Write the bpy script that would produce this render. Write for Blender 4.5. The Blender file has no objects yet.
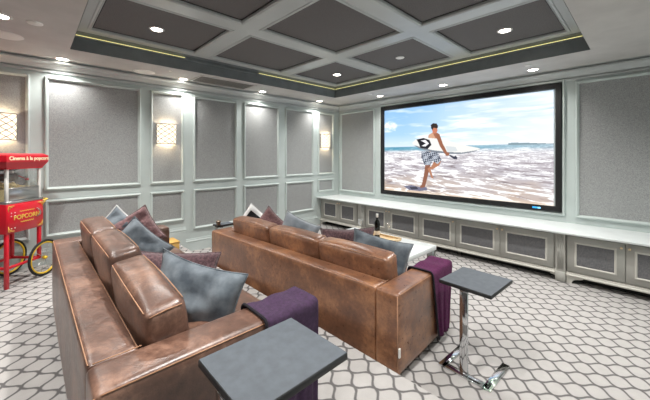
import bpy, bmesh, math, random
import numpy as np
from mathutils import Vector, Matrix, noise

random.seed(5)
SC = bpy.context.scene
COL = SC.collection
PI = math.pi
R = math.radians

# ------------------------------------------------------------------ camera, world, exposure
cam_d = bpy.data.cameras.new('camera')
cam = bpy.data.objects.new('camera', cam_d)
COL.objects.link(cam)
cam_d.sensor_width = 36.0
cam_d.lens = 36.0 * 308.7 / 650.0
cam_d.shift_y = -44.5 / 650.0
cam_d.clip_start = 0.02
cam.location = (0, 0, 1.5)
cam.rotation_euler = (R(90), 0, R(46.3))
SC.camera = cam

SC.view_settings.view_transform = 'Standard'
SC.view_settings.look = 'None'
SC.view_settings.gamma = 1.0
SC.view_settings.use_curve_mapping = False
SC.view_settings.exposure = 0.74

world = bpy.data.worlds.new('world')
SC.world = world
world.use_nodes = True
bg = world.node_tree.nodes['Background']
bg.inputs['Color'].default_value = (0.97, 0.985, 1.0, 1)
bg.inputs['Strength'].default_value = 2.1

DOWN_W, COFFER_W, SCONCE_W = 35.0, 150.0, 2.4
REAR_W = 80.0

# ------------------------------------------------------------------ helpers
def lin(r, g, b):
    def c(v):
        v /= 255.0
        return v / 12.92 if v <= 0.04045 else ((v + 0.055) / 1.055) ** 2.4
    return (c(r), c(g), c(b), 1.0)

def mat(name, rgb, rough=0.6, metal=0.0, emit=0.0, noise_amt=0.0, noise_scale=20.0, bump=0.0, bump_scale=200.0, spec=0.5, coat=0.0, sheen=0.0, rgb2=None, trans=0.0):
    m = bpy.data.materials.new(name)
    m.use_nodes = True
    nt = m.node_tree
    b = nt.nodes['Principled BSDF']
    b.inputs['Base Color'].default_value = lin(*rgb)
    b.inputs['Roughness'].default_value = rough
    b.inputs['Metallic'].default_value = metal
    b.inputs['Specular IOR Level'].default_value = spec
    b.inputs['Coat Weight'].default_value = coat
    b.inputs['Sheen Weight'].default_value = sheen
    b.inputs['Transmission Weight'].default_value = trans
    if emit:
        b.inputs['Emission Color'].default_value = lin(*rgb)
        b.inputs['Emission Strength'].default_value = emit
    tc = nt.nodes.new('ShaderNodeTexCoord')
    if noise_amt or rgb2:
        n = nt.nodes.new('ShaderNodeTexNoise')
        n.inputs['Scale'].default_value = noise_scale
        n.inputs['Detail'].default_value = 6
        nt.links.new(tc.outputs['Object'], n.inputs['Vector'])
        mx = nt.nodes.new('ShaderNodeMix')
        mx.data_type = 'RGBA'
        a = rgb
        c2 = rgb2 or tuple(min(255, v * (1 - noise_amt)) for v in rgb)
        c1 = a if rgb2 else tuple(min(255, v * (1 + noise_amt)) for v in rgb)
        mx.inputs[6].default_value = lin(*c1)
        mx.inputs[7].default_value = lin(*c2)
        rp = nt.nodes.new('ShaderNodeMapRange')
        rp.inputs[1].default_value = 0.32
        rp.inputs[2].default_value = 0.68
        nt.links.new(n.outputs['Fac'], rp.inputs[0])
        nt.links.new(rp.outputs[0], mx.inputs[0])
        nt.links.new(mx.outputs[2], b.inputs['Base Color'])
    if bump:
        n2 = nt.nodes.new('ShaderNodeTexNoise')
        n2.inputs['Scale'].default_value = bump_scale
        n2.inputs['Detail'].default_value = 4
        nt.links.new(tc.outputs['Object'], n2.inputs['Vector'])
        bp = nt.nodes.new('ShaderNodeBump')
        bp.inputs['Strength'].default_value = bump
        bp.inputs['Distance'].default_value = 0.004
        nt.links.new(n2.outputs['Fac'], bp.inputs['Height'])
        nt.links.new(bp.outputs[0], b.inputs['Normal'])
    return m

def leather_mat(name, base, dark, light, rough, fine=0.4):
    m = bpy.data.materials.new(name)
    m.use_nodes = True
    nt = m.node_tree
    L = nt.links.new
    b = nt.nodes['Principled BSDF']
    tc = nt.nodes.new('ShaderNodeTexCoord')
    n1 = nt.nodes.new('ShaderNodeTexNoise'); n1.inputs['Scale'].default_value = 3.5; n1.inputs['Detail'].default_value = 8; n1.inputs['Roughness'].default_value = 0.65; n1.inputs['Distortion'].default_value = 0.1
    n2 = nt.nodes.new('ShaderNodeTexNoise'); n2.inputs['Scale'].default_value = 30; n2.inputs['Detail'].default_value = 9; n2.inputs['Roughness'].default_value = 0.7; n2.inputs['Distortion'].default_value = 0.0
    L(tc.outputs['Object'], n1.inputs['Vector']); L(tc.outputs['Object'], n2.inputs['Vector'])
    r = nt.nodes.new('ShaderNodeValToRGB')
    r.color_ramp.elements[0].position = 0.24; r.color_ramp.elements[0].color = lin(*dark)
    r.color_ramp.elements[1].position = 0.70; r.color_ramp.elements[1].color = lin(*light)
    e = r.color_ramp.elements.new(0.5); e.color = lin(*base)
    ad = nt.nodes.new('ShaderNodeMath'); ad.operation = 'MULTIPLY_ADD'
    sb = nt.nodes.new('ShaderNodeMath'); sb.operation = 'SUBTRACT'; sb.inputs[1].default_value = 0.5
    L(n2.outputs['Fac'], sb.inputs[0]); L(sb.outputs[0], ad.inputs[0]); ad.inputs[1].default_value = 0.5; L(n1.outputs['Fac'], ad.inputs[2])
    L(ad.outputs[0], r.inputs[0]); L(r.outputs[0], b.inputs['Base Color'])
    b.inputs['Specular IOR Level'].default_value = 0.7; b.inputs['Coat Weight'].default_value = 0.25; b.inputs['Coat Roughness'].default_value = 0.3
    rm = nt.nodes.new('ShaderNodeMapRange'); rm.inputs[1].default_value = 0.3; rm.inputs[2].default_value = 0.7; rm.inputs[3].default_value = rough - 0.08; rm.inputs[4].default_value = rough + 0.14
    L(n2.outputs['Fac'], rm.inputs[0]); L(rm.outputs[0], b.inputs['Roughness'])
    mp = nt.nodes.new('ShaderNodeMapping'); mp.inputs['Scale'].default_value = (28, 6, 10)
    n3 = nt.nodes.new('ShaderNodeTexNoise'); n3.inputs['Scale'].default_value = 0.6; n3.inputs['Detail'].default_value = 3; n3.inputs['Distortion'].default_value = 0.2
    L(tc.outputs['Object'], mp.inputs[0]); L(mp.outputs[0], n3.inputs['Vector'])
    v = nt.nodes.new('ShaderNodeTexVoronoi'); v.inputs['Scale'].default_value = 140
    L(tc.outputs['Object'], v.inputs['Vector'])
    b1 = nt.nodes.new('ShaderNodeBump'); b1.inputs['Strength'].default_value = fine; b1.inputs['Distance'].default_value = 0.012
    b2 = nt.nodes.new('ShaderNodeBump'); b2.inputs['Strength'].default_value = 0.15; b2.inputs['Distance'].default_value = 0.002
    L(n3.outputs['Fac'], b1.inputs['Height']); L(v.outputs['Distance'], b2.inputs['Height'])
    L(b1.outputs[0], b2.inputs['Normal']); L(b2.outputs[0], b.inputs['Normal'])
    return m

def carpet_mat():
    m = bpy.data.materials.new('trellis_carpet')
    m.use_nodes = True
    nt = m.node_tree
    L = nt.links.new
    def node(t): return nt.nodes.new(t)
    def M(op, a, b=None, c=None):
        n = node('ShaderNodeMath'); n.operation = op
        for i, x in enumerate((a, b, c)):
            if x is None: continue
            if isinstance(x, (int, float)): n.inputs[i].default_value = x
            else: L(x, n.inputs[i])
        return n.outputs[0]
    g = node('ShaderNodeNewGeometry')
    wob = node('ShaderNodeTexNoise'); wob.inputs['Scale'].default_value = 60
    L(g.outputs['Position'], wob.inputs['Vector'])
    s = node('ShaderNodeSeparateXYZ'); L(g.outputs['Position'], s.inputs[0])
    PX, DY = 0.1835, 0.0752
    off = M('MULTIPLY', M('SUBTRACT', wob.outputs['Fac'], 0.5), 0.006)
    x = M('ADD', s.outputs[0], 0.777)
    y = M('ADD', M('SUBTRACT', s.outputs[1], 2.747 + DY / 2), off)
    c1 = M('COSINE', M('MULTIPLY', x, 2 * PI / PX))
    # flatten the wave towards an ogee lantern shape
    c = M('MULTIPLY', M('TANH', M('MULTIPLY', c1, .95)), 1 / math.tanh(.95))
    A = DY / 2 * 0.96
    def dist(sign):
        # curves y = (2k)*DY + A*c  and y = (2k+1)*DY - A*c
        o = M('MULTIPLY', c, A * sign)
        v = M('SUBTRACT', y, o)
        if sign < 0: v = M('SUBTRACT', v, DY)
        w = M('WRAP', v, DY, -DY)
        return M('ABSOLUTE', w)
    d = M('MINIMUM', dist(1), dist(-1))
    # thickness compensation for the slope of the curve
    sn = M('ABSOLUTE', M('SINE', M('MULTIPLY', x, 2 * PI / PX)))
    th = M('MULTIPLY_ADD', sn, 0.0040, 0.0066)
    line = node('ShaderNodeMapRange'); line.interpolation_type = 'SMOOTHSTEP'
    L(d, line.inputs[0]); L(M('MULTIPLY', th, 0.5), line.inputs[1]); L(M('MULTIPLY', th, 1.75), line.inputs[2])
    line.inputs[3].default_value = 1; line.inputs[4].default_value = 0
    n = node('ShaderNodeTexNoise'); n.inputs['Scale'].default_value = 350; n.inputs['Detail'].default_value = 3
    L(g.outputs['Position'], n.inputs['Vector'])
    n2 = node('ShaderNodeTexNoise'); n2.inputs['Scale'].default_value = 14; n2.inputs['Detail'].default_value = 4
    L(g.outputs['Position'], n2.inputs['Vector'])
    mx1 = node('ShaderNodeMix'); mx1.data_type = 'RGBA'
    mx1.inputs[6].default_value = lin(192, 189, 187); mx1.inputs[7].default_value = lin(146, 143, 141)
    L(M('ADD', M('MULTIPLY', n.outputs['Fac'], 0.6), M('MULTIPLY', n2.outputs['Fac'], 0.4)), mx1.inputs[0])
    mx = node('ShaderNodeMix'); mx.data_type = 'RGBA'
    L(line.outputs[0], mx.inputs[0]); L(mx1.outputs[2], mx.inputs[6]); mx.inputs[7].default_value = lin(98, 96, 96)
    b = nt.nodes['Principled BSDF']
    L(mx.outputs[2], b.inputs['Base Color'])
    b.inputs['Roughness'].default_value = 0.95
    b.inputs['Specular IOR Level'].default_value = 0.1
    bp = node('ShaderNodeBump'); bp.inputs['Strength'].default_value = 0.5; bp.inputs['Distance'].default_value = 0.006
    L(M('SUBTRACT', M('MULTIPLY', n.outputs['Fac'], 0.5), M('MULTIPLY', line.outputs[0], 0.8)), bp.inputs['Height'])
    L(bp.outputs[0], b.inputs['Normal'])
    return m

class MB:
    """collects shapes into one mesh"""
    def __init__(self):
        self.v = []; self.f = []; self.mi = []; self.sm = []; self.mtx = Matrix.Identity(4)
    def add(self, verts, faces, mi=0, smooth=False):
        o = len(self.v)
        self.v += [tuple(self.mtx @ Vector(p)) for p in verts]
        for f in faces:
            self.f.append(tuple(i + o for i in f)); self.mi.append(mi); self.sm.append(smooth)
        return self
    def bm_add(self, bm, mi=0, smooth=False):
        bm.verts.ensure_lookup_table(); bm.verts.index_update()
        self.add([tuple(v.co) for v in bm.verts], [tuple(v.index for v in f.verts) for f in bm.faces], mi, smooth)
        bm.free()
        return self
    def box(self, a, b, bev=0.0, seg=2, mi=0, smooth=None):
        bm = bmesh.new()
        bmesh.ops.create_cube(bm, size=1)
        d = [b[i] - a[i] for i in range(3)]
        for v in bm.verts:
            v.co = Vector([a[i] + (v.co[i] + 0.5) * d[i] for i in range(3)])
        if bev:
            bmesh.ops.bevel(bm, geom=list(bm.edges), offset=min(bev, min(abs(x) for x in d) * 0.49), segments=seg, profile=0.5, affect='EDGES')
        return self.bm_add(bm, mi, bool(bev) if smooth is None else smooth)
    def soft(self, a, b, r, puff=(0, 0, 0), n=10, mi=0, wob=0.0, seed=0):
        """rounded, slightly swollen block"""
        bm = bmesh.new()
        bmesh.ops.create_cube(bm, size=2)
        bmesh.ops.subdivide_edges(bm, edges=list(bm.edges), cuts=n, use_grid_fill=True)
        c = Vector([(a[i] + b[i]) / 2 for i in range(3)]); h = Vector([abs(b[i] - a[i]) / 2 for i in range(3)])
        for v in bm.verts:
            p = v.co.copy()
            # concentrate rows near the edges
            p = Vector([math.copysign(1 - (1 - abs(t)) ** 1.5, t) if abs(t) < 1 else t for t in p])
            q = Vector([p[i] * h[i] for i in range(3)])
            inner = Vector([max(-(h[i] - r), min(h[i] - r, q[i])) for i in range(3)])
            dlt = q - inner
            if dlt.length > 1e-9:
                q = inner + dlt.normalized() * min(r, max(abs(t) for t in dlt))
            for i in range(3):
                j, k = (i + 1) % 3, (i + 2) % 3
                w = max(0, (1 - p[j] ** 2)) * max(0, (1 - p[k] ** 2))
                q[i] += puff[i] * (p[i]) * w
            if wob:
                s = noise.noise((q + c) * 7 + Vector((seed, seed, 0)))
                q += q.normalized() * s * wob
            v.co = q + c
        return self.bm_add(bm, mi, True)
    def tube(self, pts, r, n=8, mi=0, closed=False):
        pts = [Vector(p) for p in pts]
        m = len(pts)
        rr = r if isinstance(r, (list, tuple)) else [r] * m
        vs, fs = [], []
        up = None
        for i, p in enumerate(pts):
            if closed: t = (pts[(i + 1) % m] - pts[i - 1]).normalized()
            else: t = (pts[min(i + 1, m - 1)] - pts[max(i - 1, 0)]).normalized()
            if up is None: up = t.orthogonal().normalized()
            up = (up - t * up.dot(t)).normalized()
            s = t.cross(up)
            for k in range(n):
                an = 2 * PI * k / n
                vs.append(p + (up * math.cos(an) + s * math.sin(an)) * rr[i])
        for i in range(m if closed else m - 1):
            for k in range(n):
                j = (i + 1) % m
                fs.append((i * n + k, i * n + (k + 1) % n, j * n + (k + 1) % n, j * n + k))
        if not closed:
            fs.append(tuple(range(n))[::-1]); fs.append(tuple((m - 1) * n + k for k in range(n)))
        return self.add(vs, fs, mi, True)
    def lathe(self, prof, n=24, mi=0, c=(0, 0, 0), smooth=True, a0=0.0, a1=None):
        full = a1 is None
        a1 = 2 * PI if full else a1
        cols = n if full else n + 1
        vs, fs = [], []
        for r, z in prof:
            for k in range(cols):
                an = a0 + (a1 - a0) * k / n
                vs.append((c[0] + r * math.cos(an), c[1] + r * math.sin(an), c[2] + z))
        for i in range(len(prof) - 1):
            for k in range(n):
                k2 = (k + 1) % cols
                fs.append((i * cols + k, i * cols + k2, (i + 1) * cols + k2, (i + 1) * cols + k))
        return self.add(vs, fs, mi, smooth)
    def frame(self, o, u, v, n, w, h, prof, mi=0, fill=False):
        """mitred picture-frame moulding: prof = [(inset, height)...]"""
        o, u, v, n = Vector(o), Vector(u), Vector(v), Vector(n)
        vs, fs = [], []
        for ins, ht in prof:
            for (a, b) in ((ins, ins), (w - ins, ins), (w - ins, h - ins), (ins, h - ins)):
                vs.append(o + u * a + v * b + n * ht)
        for i in range(len(prof) - 1):
            for k in range(4):
                fs.append((i * 4 + k, i * 4 + (k + 1) % 4, (i + 1) * 4 + (k + 1) % 4, (i + 1) * 4 + k))
        if fill:
            q = (len(prof) - 1) * 4
            fs.append((q, q + 1, q + 2, q + 3))
        return self.add(vs, fs, mi)
    def prism(self, poly, axis_dir, length, o=(0, 0, 0), u=(1, 0, 0), v=(0, 0, 1), mi=0):
        """extrude 2-D polygon (a,b)->o+u*a+v*b along axis_dir*length"""
        o, u, v, d = Vector(o), Vector(u), Vector(v), Vector(axis_dir)
        k = len(poly)
        vs = [o + u * a + v * b for a, b in poly] + [o + u * a + v * b + d * length for a, b in poly]
        fs = [(i, (i + 1) % k, k + (i + 1) % k, k + i) for i in range(k)]
        fs += [tuple(range(k))[::-1], tuple(range(k, 2 * k))]
        return self.add(vs, fs, mi)
    def build(self, name, mats, parent=None, loc=None, rot=None, fix=True):
        me = bpy.data.meshes.new(name)
        me.from_pydata(self.v, [], self.f)
        for m in (mats if isinstance(mats, (list, tuple)) else [mats]): me.materials.append(m)
        me.polygons.foreach_set('material_index', self.mi)
        me.polygons.foreach_set('use_smooth', self.sm)
        if fix:
            bm = bmesh.new(); bm.from_mesh(me)
            bmesh.ops.recalc_face_normals(bm, faces=list(bm.faces))
            bm.to_mesh(me); bm.free()
        me.update()
        o = bpy.data.objects.new(name, me)
        COL.objects.link(o)
        if parent is not None: o.parent = parent
        if loc is not None: o.location = loc
        if rot is not None: o.rotation_euler = rot
        return o

def tag(o, label=None, cat=None, group=None, kind=None):
    if label: o['label'] = label
    if cat: o['category'] = cat
    if group: o['group'] = group
    if kind: o['kind'] = kind
    return o

def empty(name, loc=(0, 0, 0), rot=(0, 0, 0), label=None, cat=None, group=None):
    o = bpy.data.objects.new(name, None)
    o.empty_display_size = 0.05
    COL.objects.link(o)
    o.location = loc; o.rotation_euler = rot
    return tag(o, label, cat, group)

def copy_tree(o, parent=None):
    c = o.copy(); COL.objects.link(c)
    if parent is not None: c.parent = parent
    for ch in [x for x in COL.objects if x.parent is o]:
        copy_tree(ch, c)
    return c

def text(name, body, size, m, parent, loc, mtx3, extrude=0.002, sx=1.0, offset=.0012):
    cu = bpy.data.curves.new(name, 'FONT')
    cu.body = body; cu.size = size; cu.align_x = 'CENTER'; cu.align_y = 'CENTER'; cu.extrude = extrude
    cu.materials.append(m)
    o = bpy.data.objects.new(name, cu)
    COL.objects.link(o)
    cu.offset = offset
    dg = bpy.context.evaluated_depsgraph_get(); dg.update()
    me_ = bpy.data.meshes.new_from_object(o.evaluated_get(dg))
    bpy.data.objects.remove(o); bpy.data.curves.remove(cu)
    o = bpy.data.objects.new(name, me_)
    COL.objects.link(o)
    M4 = mtx3.to_4x4() @ Matrix.Diagonal((sx, 1, 1, 1))
    M4.translation = loc
    o.parent = parent
    o.matrix_local = M4
    return o

def area_light_point(name, kind, loc, power, color, parent=None, **kw):
    l = bpy.data.lights.new(name, kind)
    l.energy = power; l.color = color
    for k, v in kw.items(): setattr(l, k, v)
    o = bpy.data.objects.new(name, l)
    COL.objects.link(o)
    o.location = loc
    if parent is not None: o.parent = parent
    return o

# ------------------------------------------------------------------ materials
M_PAINT = mat('sage_grey_paint', (197, 207, 205), 0.40, noise_amt=0.02, noise_scale=3)
M_FABRIC = mat('grey_wall_fabric', (160, 162, 162), 0.95, noise_amt=0.13, noise_scale=170, bump=0.5, bump_scale=420, spec=0.15)
M_SOFFIT = mat('taupe_ceiling_paint', (196, 193, 190), 0.8, noise_amt=0.03, noise_scale=4)
M_COFFER = mat('dark_taupe_coffer_fabric', (112, 110, 110), 0.92, noise_amt=0.08, noise_scale=120, spec=0.15)
M_DARKGAP = mat('painted_reveal_shadow', (38, 39, 40), 0.7)
M_BEAM = mat('grey_beam_lacquer', (190, 195, 195), 0.32, noise_amt=0.02, noise_scale=3)
M_TRAYSIDE = mat('dark_grey_tray_paint', (114, 120, 122), 0.5, noise_amt=0.05, noise_scale=6)
M_CARPET = carpet_mat()
M_CAB = mat('grey_cabinet_lacquer', (176, 175, 169), 0.42, noise_amt=0.02, noise_scale=5)
M_CABDARK = mat('cabinet_shadow_gap', (40, 39, 38), 0.8)
M_CABFAB = mat('charcoal_speaker_cloth', (112, 112, 114), 0.95, noise_amt=0.16, noise_scale=160, bump=0.4, bump_scale=420, spec=0.1)
M_TOP = mat('pale_grey_stone', (214, 219, 219), 0.3, noise_amt=0.02, noise_scale=6)
M_BRASS = mat('champagne_brass', (236, 214, 178), 0.3, 0.5)
M_BLACK = mat('black_velvet_frame', (12, 12, 14), 0.6)
M_DARKTRIM = mat('pewter_trim', (92, 92, 92), 0.4, 0.4)
M_WHITE = mat('white_enamel', (238, 236, 232), 0.4)
M_LENS = mat('downlight_lens', (255, 246, 232), 0.3, emit=14.0)
M_LED = mat('yellow_led', (232, 222, 150), 0.4, emit=.75)
M_SHADE = mat('sconce_shade', (255, 243, 222), 0.6, emit=.62)
M_LATTICE = mat('dark_bronze_lattice', (96, 84, 72), 0.5)
M_PEWTER = mat('bronze_metal', (120, 108, 96), 0.35, 0.8)
M_CHROME = mat('polished_chrome', (215, 217, 219), 0.08, 1.0)
M_SLATE = mat('charcoal_slate_top', (82, 88, 95), 0.68, noise_amt=0.05, noise_scale=30)
M_SLATE_EDGE = mat('dark_table_edge', (34, 35, 37), 0.5)
M_LEATH_A = leather_mat('worn_brown_leather', (102, 73, 60), (58, 40, 33), (152, 116, 97), 0.36, 0.25)
M_LEATH_B = leather_mat('worn_tan_leather', (126, 86, 63), (80, 54, 42), (172, 122, 86), 0.32, 0.22)
M_STITCH = mat('pale_seam_leather', (178, 134, 104), 0.5)
M_PLINTH = mat('black_sofa_plinth', (20, 18, 17), 0.5)
M_VELVET = mat('blue_grey_velvet', (116, 126, 134), 0.7, rgb2=(64, 74, 84), noise_scale=11, sheen=0.25, bump=0.2, bump_scale=60)
M_VELVET_P = mat('pale_blue_grey_velvet', (150, 158, 166), 0.75, rgb2=(112, 121, 130), noise_scale=7, sheen=0.5, bump=0.2, bump_scale=60)
M_PURPLE = mat('plum_boucle', (116, 88, 92), 0.95, rgb2=(70, 50, 56), noise_scale=60, sheen=0.3, bump=0.8, bump_scale=90)
M_MAUVE = mat('dusty_mauve_boucle', (140, 104, 104), 0.95, rgb2=(92, 66, 70), noise_scale=50, sheen=0.3, bump=0.7, bump_scale=90)
M_PIPE = mat('pale_piping', (222, 222, 222), 0.6)
M_BLACKFAB = mat('black_pillow_fabric', (22, 22, 26), 0.9)
M_THROW = mat('plum_wool', (82, 24, 68), 0.95, noise_amt=0.12, noise_scale=60, sheen=0.0, bump=0.5, bump_scale=300)
M_THROW2 = mat('aubergine_wool', (60, 40, 66), 0.95, noise_amt=0.12, noise_scale=60, sheen=0.0, bump=0.5, bump_scale=300)
M_THROW_DK = mat('black_throw_lining', (24, 20, 28), 0.95)
M_RED = mat('cherry_red_enamel', (206, 22, 42), 0.3, coat=0.3)
M_GOLD = mat('gold_lettering', (226, 190, 84), 0.5)
M_CREAM = mat('cream_lettering', (250, 236, 200), 0.5)
M_POP = mat('buttered_popcorn', (244, 226, 172), 0.8)
M_STEEL = mat('brushed_steel', (196, 196, 196), 0.28, 1.0)
def glass_mat():
    m = bpy.data.materials.new('clear_glass_pane'); m.use_nodes = True
    nt = m.node_tree; out = nt.nodes['Material Output']
    tr = nt.nodes.new('ShaderNodeBsdfTransparent'); gl = nt.nodes.new('ShaderNodeBsdfGlossy'); gl.inputs['Roughness'].default_value = .03
    lw = nt.nodes.new('ShaderNodeLayerWeight'); lw.inputs['Blend'].default_value = .25
    fr_ = nt.nodes.new('ShaderNodeMapRange'); fr_.inputs[3].default_value = .09; fr_.inputs[4].default_value = .45
    nt.links.new(lw.outputs['Facing'], fr_.inputs[0])
    mx = nt.nodes.new('ShaderNodeMixShader')
    nt.links.new(fr_.outputs[0], mx.inputs[0]); nt.links.new(tr.outputs[0], mx.inputs[1]); nt.links.new(gl.outputs[0], mx.inputs[2])
    nt.links.new(mx.outputs[0], out.inputs['Surface'])
    return m
M_GLASS = glass_mat()
M_TIRE = mat('black_rubber_tyre', (22, 22, 22), 0.7)
M_YELLOW = mat('yellow_wheel_rim', (222, 184, 40), 0.4)
M_OAK = mat('honey_oak', (214, 172, 96), 0.55, rgb2=(190, 146, 76), noise_scale=12)
M_TRAYWOOD = mat('pale_maple_wood', (226, 200, 160), 0.5, rgb2=(206, 176, 132), noise_scale=8)
M_BOTTLE = mat('black_green_bottle_glass', (10, 14, 10), 0.08)
M_LABEL = mat('cream_paper_label', (226, 214, 198), 0.7)

# ------------------------------------------------------------------ setting constants
XL, YB = -4.97, 5.2           # left (sconce) wall plane, screen wall plane
XR, YF = 0.75, -1.7           # how far the carpet and walls run past the frame
ZS = 2.645                    # soffit
PLAT_Z, PLAT_Y = 0.2, 1.592
TX0, TX1, TY0, TY1 = -4.30, -0.43, 0.31, 4.385   # tray opening
ZB = 2.85                     # underside of the beams

MOULD = [(0, 0), (0, .018), (.006, .032), (.016, .036), (.022, .034), (.026, .018), (.034, .015), (.038, .002)]

# floor
MB().box((XL, PLAT_Y - .3, -.1), (XR, YB, 0)).build('floor', M_CARPET)['kind'] = 'structure'
pf = MB()
pf.box((XL, YF, -.1), (XR, PLAT_Y, PLAT_Z), 0.012, 2)
tag(pf.build('floor', M_CARPET), kind='structure')

# left wall with fabric panels
wl = tag(MB().box((XL - .12, YF, 0), (XL, YB + .12, 3.0)).build('wall_left', M_PAINT), kind='structure')
UP0, UP1 = 1.082, 2.445
def panel(wall, o, u, n, w, h):
    o, u, n = Vector(o), Vector(u), Vector(n)
    v = Vector((0, 0, 1))
    a, b = o + u * .03 + v * .03, o + u * (w - .03) + v * (h - .03)
    q = MB()
    p = [a, a + u * (w - .06), b, b - u * (w - .06)]
    q.add([x + n * .003 for x in p] + [x - n * .005 for x in p], [(0, 1, 2, 3), (7, 6, 5, 4), (0, 4, 5, 1), (1, 5, 6, 2), (2, 6, 7, 3), (3, 7, 4, 0)])
    q.build('fabric_panel', M_FABRIC, wall)
    MB().frame(o, u, v, n, w, h, MOULD).build('panel_moulding', M_PAINT, wall)
for y0, y1, zb in ((-.47, 0.0, .52), (.125, 1.135, .52), (1.252, 1.72, .50), (1.863, 2.612, .335), (2.745, 3.497, .335), (3.653, 4.393, .335), (4.524, 5.0, .705)):
    panel(wl, (XL, y0, UP0), (0, 1, 0), (1, 0, 0), y1 - y0, UP1 - UP0)
    panel(wl, (XL, y0, zb), (0, 1, 0), (1, 0, 0), y1 - y0, (.985 if y0 > 4.5 else .968) - zb)

# wall behind the viewer
tag(MB().box((XL - .12, YF - .12, 0), (XR, YF, 3.0)).build('wall_front', M_COFFER), kind='structure')

tag(MB().box((XR, YF - .12, 0), (XR + .12, YB + .12, 3.0)).build('wall_right', M_PAINT), kind='structure')

# screen wall
wb = tag(MB().box((XL - .12, YB, 0), (XR, YB + .12, 3.0)).build('wall_back', M_PAINT), kind='structure')
panel(wb, (-4.908, YB, .685), (1, 0, 0), (0, -1, 0), .976, 1.79)
panel(wb, (-.658, YB, .685), (1, 0, 0), (0, -1, 0), .976, 1.79)
MB().frame((-3.80, YB, .69), (1, 0, 0), (0, 0, 1), (0, -1, 0), 3.035, 1.835, [(0, 0), (0, .02), (.012, .034), (.03, .034), (.045, .012), (.045, 0)]).build('screen_surround', M_PAINT, wb)

# crown and baseboards
CROWN = [(0, -.15), (.022, -.15), (.024, -.128), (.004, -.126), (.004, -.112), (.03, -.11), (.036, -.096), (.06, -.062), (.09, -.044), (.098, -.042), (.098, -.024), (.06, -.022), (.06, -.007), (.11, -.006), (.11, 0), (0, 0)]
tag(MB().prism(CROWN, (0, 1, 0), YB - YF, (XL, YF, ZS), (1, 0, 0), (0, 0, 1)).build('trim_1', M_BEAM), kind='structure')
tag(MB().prism(CROWN, (1, 0, 0), XR - XL, (XL, YB, ZS), (0, -1, 0), (0, 0, 1)).build('trim_2', M_BEAM), kind='structure')
BASE = [(0, 0), (.022, 0), (.022, .125), (.017, .135), (.024, .142), (.024, .158), (.014, .168), (.010, .188), (0, .192)]
bl = MB()
bl.prism(BASE, (0, 1, 0), 1.745 - YF, (XL, YF, PLAT_Z), (1, 0, 0), (0, 0, 1))
bl.box((XL, PLAT_Y, 0), (XL + .022, 1.745, PLAT_Z))
bl.prism(BASE, (0, 1, 0), YB - .7 - 1.745, (XL, 1.745, 0), (1, 0, 0), (0, 0, 1))
tag(bl.build('baseboard_left', M_PAINT), kind='structure')

# ceiling: soffit ring, tray, beams, coffers
cl = MB()
for a, b in (((XL, YF), (TX0, YB)), ((TX1, YF), (XR, YB)), ((TX0, YF), (TX1, TY0)), ((TX0, TY1), (TX1, YB))):
    cl.box((a[0], a[1], ZS), (b[0], b[1], ZS + .03))
ceil = tag(cl.build('ceiling', M_SOFFIT), kind='structure')
ts = MB()
# tray side with a small stepped cornice carrying the LED ledge
ts.frame((TX0, TY0, ZS), (1, 0, 0), (0, 1, 0), (0, 0, 1), TX1 - TX0, TY1 - TY0,
         [(.003, .001), (.003, .135), (.022, .142), (.022, .158), (.006, .162), (.006, .185), (.03, .195), (.04, .205)])
ts.build('tray_side', M_TRAYSIDE, ceil)
MB().box((TX0 - .05, TY0 - .05, ZB + .10), (TX1 + .05, TY1 + .05, ZB + .14)).build('tray_lid', M_COFFER, ceil)
CXS = [(TX0, -4.135), (-3.105, -2.875), (-1.863, -1.633), (-.60, TX1)]
CYS = [(TY0, .46), (1.575, 1.805), (2.945, 3.175), (4.235, TY1)]
bmz = MB()
for x0, x1 in CXS: bmz.box((x0, TY0, ZB), (x1, TY1, ZB + .1))
for y0, y1 in CYS:
    for i in range(3): bmz.box((CXS[i][1], y0, ZB), (CXS[i + 1][0], y1, ZB + .1))
bmz.build('beam_grid', M_BEAM, ceil)
for i in range(3):
    for j in range(3):
        x0, x1, y0, y1 = CXS[i][1], CXS[i + 1][0], CYS[j][1], CYS[j + 1][0]
        MB().add([(x0, y0, ZB + .026), (x1, y0, ZB + .026), (x1, y1, ZB + .026), (x0, y1, ZB + .026), (x0, y0, ZB + .09), (x1, y0, ZB + .09), (x1, y1, ZB + .09), (x0, y1, ZB + .09)],
                 [(3, 2, 1, 0), (4, 5, 6, 7), (0, 1, 5, 4), (1, 2, 6, 5), (2, 3, 7, 6), (3, 0, 4, 7)]).build('coffer_panel', M_COFFER, ceil)
        MB().frame((x0, y0, ZB + .026), (1, 0, 0), (0, 1, 0), (0, 0, -1), x1 - x0, y1 - y0,
                   [(-.022, 0.024), (-.020, .032), (-.006, .032), (-.004, .027), (.004, .027), (.008, .031), (.014, .027), (.016, .004)]).build('coffer_moulding', M_BEAM, ceil)
        MB().frame((x0 + .016, y0 + .016, ZB + .0255), (1, 0, 0), (0, 1, 0), (0, 0, -1), x1 - x0 - .032, y1 - y0 - .032, [(0, 0), (0, .001), (.016, .001), (.016, 0)]).build('shadow_gap', M_DARKGAP, ceil)  # flat dark strip, the shadow line beside the moulding put in as colour

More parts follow.
